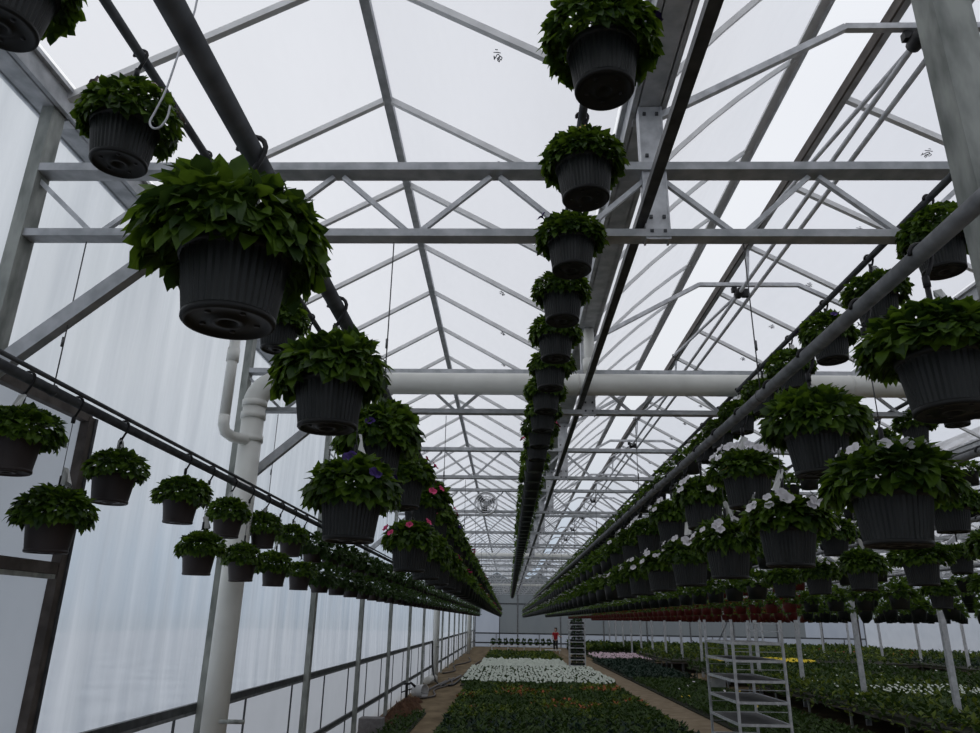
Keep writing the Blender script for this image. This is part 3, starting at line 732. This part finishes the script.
bench(9.4,13.6,34.8,37.2,'bright yellow flower patch on a far bench',['leaf_lime'],['yellow_petal'],.98,23,step=.14)
bench(10.0,20,49,56,'olive green bench planting right of the faded pink patch',['leaf_bed','leaf_lime'],(),0,28,step=.42)
bench(8.0,20,38.5,48.5,'far green bench planting in front of the end wall',['leaf_bed','leaf_dark','leaf_lime'],['white_petal'],.01,24,step=.42)
bench(13.4,24,14,30,'green bench planting beyond the right hand posts',['leaf_bed','leaf_dark'],['white_petal'],.02,25,step=.36)

# far row of potted plants on a bench and their bench
m=MB(); m.box((1.3,62.6,.42),(5.6,.7,.06),'tag')
for x in(-1.3,0,1.3,2.6,3.9): m.beam((x,62.4,0),(x,62.4,.4),.07,.07,'tag'); m.beam((x,62.8,0),(x,62.8,.4),.07,.07,'tag')
tag(m.build('bench'),'pale low bench holding a row of dark potted plants at the far end','bench')
pp=MB(); pp.lathe([(.0,0),(.11,0),(.15,.2),(.13,.2),(0,.19)],'black',12); ppm=pp.mesh('pot'); pf=foliage(90,.22,.2,.17,.11,('leaf_dark','leaf_bed'),False,110,77).mesh('foliage')
for k in range(11):
    t=empty('potted_plant',(-1.2+.5*k,62.6,.45)); tag(t,'dark potted plant on the far pale bench, %s from the left'%ORD[k],'potted plant','potted plants on the far bench')
    inst('pot',ppm,t); inst('foliage',pf,t,loc=(0,0,.2),rot=(0,0,k))

# ---------------------------------------------------------------- trolleys
def trolley(loc,wx,ly,zs,ztop,lab,panel=None,card=False):
    t=empty('plant_trolley',loc); tag(t,lab,'trolley')
    for (x,y) in((0,0),(wx,0),(0,ly),(wx,ly)):
        m=MB(); m.beam((x,y,.16),(x,y,ztop),.045,.045,'galv_light'); m.build('post',t)
        m=MB(); m.lathe([(0,-.02),(.06,-.02),(.065,0),(.06,.02),(0,.02)],'black',14,c=(x,y,.065),axis='x'); m.beam((x,y,.1),(x,y,.17),.04,.04,'galv'); m.build('wheel',t)
    for z in zs:
        m=MB()
        for p,q in(((0,0),(wx,0)),((0,ly),(wx,ly)),((0,0),(0,ly)),((wx,0),(wx,ly))): m.beam((p[0],p[1],z),(q[0],q[1],z),.03,.045,'galv_light')
        if panel: m.box((wx/2,ly/2,z+.005),(wx-.02,ly-.02,.012),panel)
        m.build('shelf',t)
        if panel is not None and card:
            m=MB(); m.beam((0,0,z-.14),(wx,0,z-.14),.012,.012,'galv'); m.build('rod',t); m=MB(); m.beam((0,ly,z-.14),(wx,ly,z-.14),.012,.012,'galv'); m.build('rod',t)
    if card:
        m=MB(); m.box((.18,ly-.02,zs[-4]+.02+.17),(.3,.012,.16),'tag'); m.build('label_card',t)
        for x in(0,wx):
            m=MB()
            for z in(ztop-.06,ztop-.2): m.beam((x,0,z),(x,ly,z),.014,.014,'galv_light') if x else None
            m.beam((wx*.3,ly,zs[-1]),(wx*.55,ly,ztop),.014,.014,'galv_light')
            m.build('top_rod',t)
    return t
trolley((4.1,14.25,0),.9,1.9,[.25,.62,.98,1.33,1.67,1.97],2.38,'tall empty galvanised shelf trolley standing on the right hand path','wood',True)
zs=[.2+.28*k for k in range(8)]
trolley((3.15,39.6,0),.78,.6,zs,2.42,'distant tall trolley stacked with trays of dark plants','galv_old')
tm=MB(); tm.box((0,0,.04),(.7,.52,.07),'black'); foliage(120,.36,.15,.12,.08,('leaf_dark','leaf_blue'),False,85,5,tm)
tmesh=tm.mesh('plant_tray')
for k,z in enumerate(zs):
    o=inst('plant_tray',tmesh,None,(3.54,39.9,z+.02)); tag(o,'dark tray of small plants on the distant trolley, %s shelf from the bottom'%ORD[k],'plant tray','trays on the trolley')
    o.scale=(1.02,1.05,1.35)

# ---------------------------------------------------------------- worker
def skin(name,pts,edges,mat,parent,sub=2):
    me=bpy.data.meshes.new(name); me.from_pydata([p[0] for p in pts],edges,[]); o=bpy.data.objects.new(name,me); C.objects.link(o); o.parent=parent
    me.materials.append(M[mat]); md=o.modifiers.new('s','SKIN'); md.use_smooth_shade=True; sb=o.modifiers.new('u','SUBSURF'); sb.levels=sb.render_levels=sub
    lay=me.skin_vertices[0] if me.skin_vertices else None
    if lay is None:
        bpy.context.view_layer.update()
    for i,p in enumerate(pts): me.skin_vertices[0].data[i].radius=p[1] if isinstance(p[1],tuple) else (p[1],p[1])
    me.skin_vertices[0].data[0].use_root=True
    return o
def chain(base,lst,start,pts,edges):
    pass
t=empty('person',(3.75,61.0,0),-.5); tag(t,'person in a red shirt and dark trousers reaching toward the trolley at the far end','person')
P=[((0,0,.95),(.15,.11)),((0,0,1.12),(.13,.10)),((.01,-.02,1.3),(.16,.11)),((.02,-.03,1.44),(.13,.09)),((.03,-.05,1.53),.055),((.04,-.07,1.60),(.07,.085)),((.04,-.08,1.70),(.085,.1)),((.04,-.07,1.77),(.06,.07)),
 ((.10,0,.86),.09),((.11,-.02,.5),.058),((.12,0,.1),.042),((.12,-.12,.04),(.045,.03)),((-.10,0,.86),.09),((-.12,-.03,.5),.058),((-.13,0,.1),.042),((-.13,-.12,.04),(.045,.03)),
 ((.20,-.03,1.42),.06),((.36,-.12,1.22),.042),((.56,-.26,1.18),.03),((.64,-.31,1.17),(.035,.018)),((-.19,-.02,1.42),.06),((-.25,-.02,1.15),.042),((-.15,-.22,1.05),.03),((-.12,-.29,1.05),(.035,.018))]
Eg=[(0,1),(1,2),(2,3),(3,4),(4,5),(5,6),(6,7),(0,8),(8,9),(9,10),(10,11),(0,12),(12,13),(13,14),(14,15),(3,16),(16,17),(17,18),(18,19),(3,20),(20,21),(21,22),(22,23)]
for hx,hy,hz,dx in((.64,-.31,1.17,1),(-.12,-.29,1.05,0)):
    bi=19 if dx else 23
    for k in range(5):
        q=len(P); o_=(k-2)*.018
        if dx: P+= [((hx+.045-(.03 if k==4 else 0),hy-.03+o_,hz-.005),.009),((hx+.085-(.04 if k==4 else 0),hy-.05+o_*1.2,hz-.03),.008)]
        else: P+= [((hx+o_,hy-.05+(.02 if k==4 else 0),hz-.005),.009),((hx+o_*1.2,hy-.09+(.03 if k==4 else 0),hz-.03),.008)]
        Eg+=[(bi,q),(q,q+1)]
skin('body',P,Eg,'skin',t)
skin('shirt',[((0,0,.88),(.19,.145)),((0,0,1.12),(.175,.135)),((.01,-.02,1.3),(.19,.14)),((.02,-.03,1.44),(.14,.10)),((.20,-.03,1.42),.078),((.30,-.09,1.30),.065),((-.19,-.02,1.42),.078),((-.235,-.02,1.26),.065)],[(0,1),(1,2),(2,3),(3,4),(4,5),(3,6),(6,7)],'shirt',t)
skin('trousers',[((0,0,.97),(.16,.12)),((.10,0,.86),.10),((.11,-.02,.5),.075),((.12,0,.09),.062),((-.10,0,.86),.10),((-.12,-.03,.5),.075),((-.13,0,.09),.062)],[(0,1),(1,2),(2,3),(0,4),(4,5),(5,6)],'trousers',t)
skin('hair',[((.04,-.05,1.72),(.095,.11)),((.04,-.04,1.79),(.07,.08)),((.04,.01,1.64),(.06,.05))],[(0,1),(0,2)],'hair',t,1)
# face details are a few millimetres at this distance
m=MB()
for dx in(-.03,.03): m.lathe([(0,-.012),(.01,0),(0,.012)],'white_petal',8,c=(.04+dx,-.17,1.70))
m.build('eyes',t)
# low box in front of the worker
m=MB(); m.box((3.4,58.9,.25),(1.2,.5,.06),'tag'); 
for dx in(-.5,.5): m.beam((3.4+dx,58.9,0),(3.4+dx,58.9,.23),.06,.3,'tag')
tag(m.build('low_table'),'pale low table in front of the person','table')

# ---------------------------------------------------------------- clutter at the foot of the left wall
t=empty('bucket',(-2.72,24.3,.21),-.5); tag(t,'white bucket lying on its side by the left wall','bucket')
m=MB(); m.lathe([(0,-.20),(.16,-.20),(.17,-.18),(.2,.18),(.215,.2),(.19,.19),(.155,-.16),(0,-.16)],'pipe_white',22,axis='x'); m.build('bucket_body',t)
m=MB(); m.tube([(.28,.23*math.cos(a),.23*math.sin(a)-.0) if False else (.18+.1*math.sin(a),.2*math.cos(a),-.05*math.sin(a)) for a in[PI*k/10 for k in range(11)]],.006,'wire',5); m.build('handle',t)
m=MB(); m.tube([(-2.98,28.9,.17),(-2.85,30.35,.17)],.13,'pvc',20); tag(m.build('pipe_stub'),'white pipe stub lying at the foot of the second duct riser','pipe')
m=MB(); m.box((-2.93,17.2,.14),(.5,.4,.28),'block'); tag(m.build('concrete_block'),'grey block at the foot of the left wall near the frame edge','block')
m=MB(); nx_,ny_=14,40; vs=[]
for i in range(ny_+1):
    for j in range(nx_+1):
        u,v=i/ny_,j/nx_; e=math.sin(PI*u)**.6*math.sin(PI*v)**.7
        wd=.75*math.sin(PI*(.08+.84*u))**.5*(.8+.2*math.sin(u*23)); vs.append((-3.03+wd*v,17.6+6.5*u,.004+e*(.18+.08*math.sin(u*37+v*9)+.06*math.sin(u*71-v*23)+.04*math.sin(u*131+v*31))))
m.add(vs,[(i*(nx_+1)+j,i*(nx_+1)+j+1,(i+1)*(nx_+1)+j+1,(i+1)*(nx_+1)+j) for i in range(ny_) for j in range(nx_)],'mound',True)
tag(m.build('soil_mound'),'low reddish brown soil heap along the left wall','soil')
bed('weeds','low green weeds on the dirt beside the soil heap','weeds',-2.75,-2.1,15.5,20.6,.13,.0,.09,.1,['leaf_bed','leaf_dark'],nl=4,seed=31)
def hose(pts,r,mat,lab):
    m=MB(); out=[]; P_=[Vector(p) for p in pts]; P_=[P_[0]]+P_+[P_[-1]]
    for i in range(1,len(P_)-2):
        for k in range(6):
            u=k/6; a,b,c,d=P_[i-1:i+3]; out.append(.5*((2*b)+(-a+c)*u+(2*a-5*b+4*c-d)*u*u+(-a+3*b-3*c+d)*u**3))
    out.append(P_[-2]); m.tube(out,r,mat,8); tag(m.build('hose'),lab,'hose','hoses on the ground')
hose([(-2.95,30.2,1.5),(-2.9,30.1,.6),(-2.7,29.6,.1),(-2.3,28.8,.04),(-2.0,29.2,.04),(-1.9,33,.04),(-1.85,40,.04),(-1.6,46,.04)],.035,'black','black hose curling from the second duct riser around the white flower bed')
hose([(-2.7,23.9,.05),(-2.3,24.8,.04),(-2.5,27,.04),(-2.1,29.5,.04),(-2.4,32,.04)],.03,'brown_steel','dark hose beside the white bucket')
hose([(-2.9,35,.04),(-2.5,37,.04),(-2.8,41,.04),(-2.2,45,.04),(-2.5,50,.04)],.035,'brown_steel','grey hose farther along the left wall')
for k in range(3):
    m=MB(); m.tube([(-2.7+.25*k,26.5+2*k,.05),(-2.4+.2*k,30.5+1.5*k,.06)],.035,'block',8); tag(m.build('loose_pipe'),'loose pale pipe lying on the ground by the left wall, %s from the camera'%ORD[k],'pipe','loose pipes')
t=empty('valve',(-2.85,22.2,0)); tag(t,'black irrigation valve standing beside the white bucket','valve')
m=MB(); m.tube([(0,0,0),(0,0,.55),(.12,0,.6),(.25,0,.5)],.035,'black',8); m.build('stand_pipe',t)
m=MB(); m.lathe([(0,.0),(.09,.0),(.09,.05),(0,.06)],'black',12,c=(0,0,.55)); m.tube([(-.15,0,.35),(.15,0,.45)],.02,'black',6); m.build('handle',t)
# looped thin tube hanging at the upper left

hp=[(-1.1,1.75,ZR-.04),(-1.04,1.75,H+3.2),(-1.0,1.75,H+2.3),(-.994,1.75,H+1.834),(-1.003,1.75,H+1.746),(-1.02,1.75,H+1.617),(-1.036,1.75,H+1.487),(-1.056,1.75,H+1.407),(-1.065,1.75,H+1.371),(-1.052,1.75,H+1.350),(-1.032,1.75,H+1.353),(-1.016,1.75,H+1.385),(-1.014,1.75,H+1.428)]
m=MB(); out=[]; Q=[Vector(p) for p in hp]; Q=[Q[0]]+Q+[Q[-1]]
for i in range(1,len(Q)-2):
    for k in range(5):
        u=k/5; a_,b_,c_,d_=Q[i-1:i+3]; out.append(.5*((2*b_)+(-a_+c_)*u+(2*a_-5*b_+4*c_-d_)*u*u+(-a_+3*b_-3*c_+d_)*u**3))
out.append(Q[-2]); m.tube(out,.0032,'galv_light',7)
tag(m.build('drip_tube'),'thin pale drip tube hanging in a hook loop at the upper left','tube')
# thin wires down the left wall
for k,(x,y,z0,z1) in enumerate(((-3.0,5.9,H+.2,ZC1),(-3.0,9.3,H+.0,ZC1))):
    pass

# ---------------------------------------------------------------- sky and camera
w=bpy.data.worlds.new('overcast'); bpy.context.scene.world=w; w.use_nodes=True; nt=w.node_tree; nt.nodes.clear()
out=N(nt,'ShaderNodeOutputWorld'); bg=N(nt,'ShaderNodeBackground'); tc=N(nt,'ShaderNodeTexCoord'); sp=N(nt,'ShaderNodeSeparateXYZ'); cr=N(nt,'ShaderNodeValToRGB')
e=cr.color_ramp.elements; e[0].position=0; e[0].color=(.10,.11,.12,1); e[1].position=1; e[1].color=(.935,.945,.975,1)
for p,c in((.495,(.34,.40,.47,1)),(.505,(.38,.46,.56,1)),(.535,(.46,.55,.66,1)),(.58,(.66,.70,.76,1)),(.65,(.83,.85,.88,1)),(.74,(.87,.885,.92,1))):
    q=e.new(p); q.color=c
ma=N(nt,'ShaderNodeMath',operation='MULTIPLY_ADD'); ma.inputs[1].default_value=.5; ma.inputs[2].default_value=.5
L=nt.links; L.new(tc.outputs['Generated'],sp.inputs[0]); L.new(sp.outputs[2],ma.inputs[0]); L.new(ma.outputs[0],cr.inputs[0])
nz=N(nt,'ShaderNodeTexNoise'); nz.inputs['Scale'].default_value=2.2; L.new(tc.outputs['Generated'],nz.inputs['Vector'])
mr=N(nt,'ShaderNodeMapRange'); mr.inputs['To Min'].default_value=.90; mr.inputs['To Max'].default_value=1.08; L.new(nz.outputs[0],mr.inputs[0])
mm=N(nt,'ShaderNodeVectorMath',operation='SCALE'); L.new(cr.outputs[0],mm.inputs[0]); L.new(mr.outputs[0],mm.inputs['Scale'])
# the cloud cover is thinner and whiter toward the left
gx=N(nt,'ShaderNodeMapRange'); gx.inputs['From Min'].default_value=-.6; gx.inputs['From Max'].default_value=.6; L.new(sp.outputs[0],gx.inputs[0])
gr=N(nt,'ShaderNodeValToRGB'); gr.color_ramp.elements[0].color=(1,.995,.98,1); gr.color_ramp.elements[1].color=(.86,.875,.90,1); L.new(gx.outputs[0],gr.inputs[0])
mu=N(nt,'ShaderNodeVectorMath',operation='MULTIPLY'); L.new(mm.outputs[0],mu.inputs[0]); L.new(gr.outputs[0],mu.inputs[1]); L.new(mu.outputs[0],bg.inputs[0]); bg.inputs[1].default_value=1.08; L.new(bg.outputs[0],out.inputs[0])

cam=bpy.data.cameras.new('camera'); co=bpy.data.objects.new('camera',cam); C.objects.link(co)
cam.sensor_fit='HORIZONTAL'; cam.sensor_width=36; cam.lens=723.7/980*36; cam.clip_start=.05; cam.clip_end=400
roll=math.radians(.908)
r2=rgt*math.cos(roll)+upv*math.sin(roll); u2=-rgt*math.sin(roll)+upv*math.cos(roll)
mt=Matrix((r2,u2,-fwd)).transposed().to_4x4(); mt.translation=eye; co.matrix_world=mt
sc=bpy.context.scene; sc.camera=co
sc.view_settings.view_transform='Standard'; sc.view_settings.look='None'; sc.view_settings.gamma=1; sc.view_settings.exposure=0; sc.view_settings.use_curve_mapping=False
try:
    cy=sc.cycles; cy.max_bounces=7; cy.diffuse_bounces=4; cy.glossy_bounces=2; cy.transmission_bounces=6; cy.transparent_max_bounces=12; cy.caustics_reflective=False; cy.caustics_refractive=False; cy.use_denoising=True
except Exception: pass
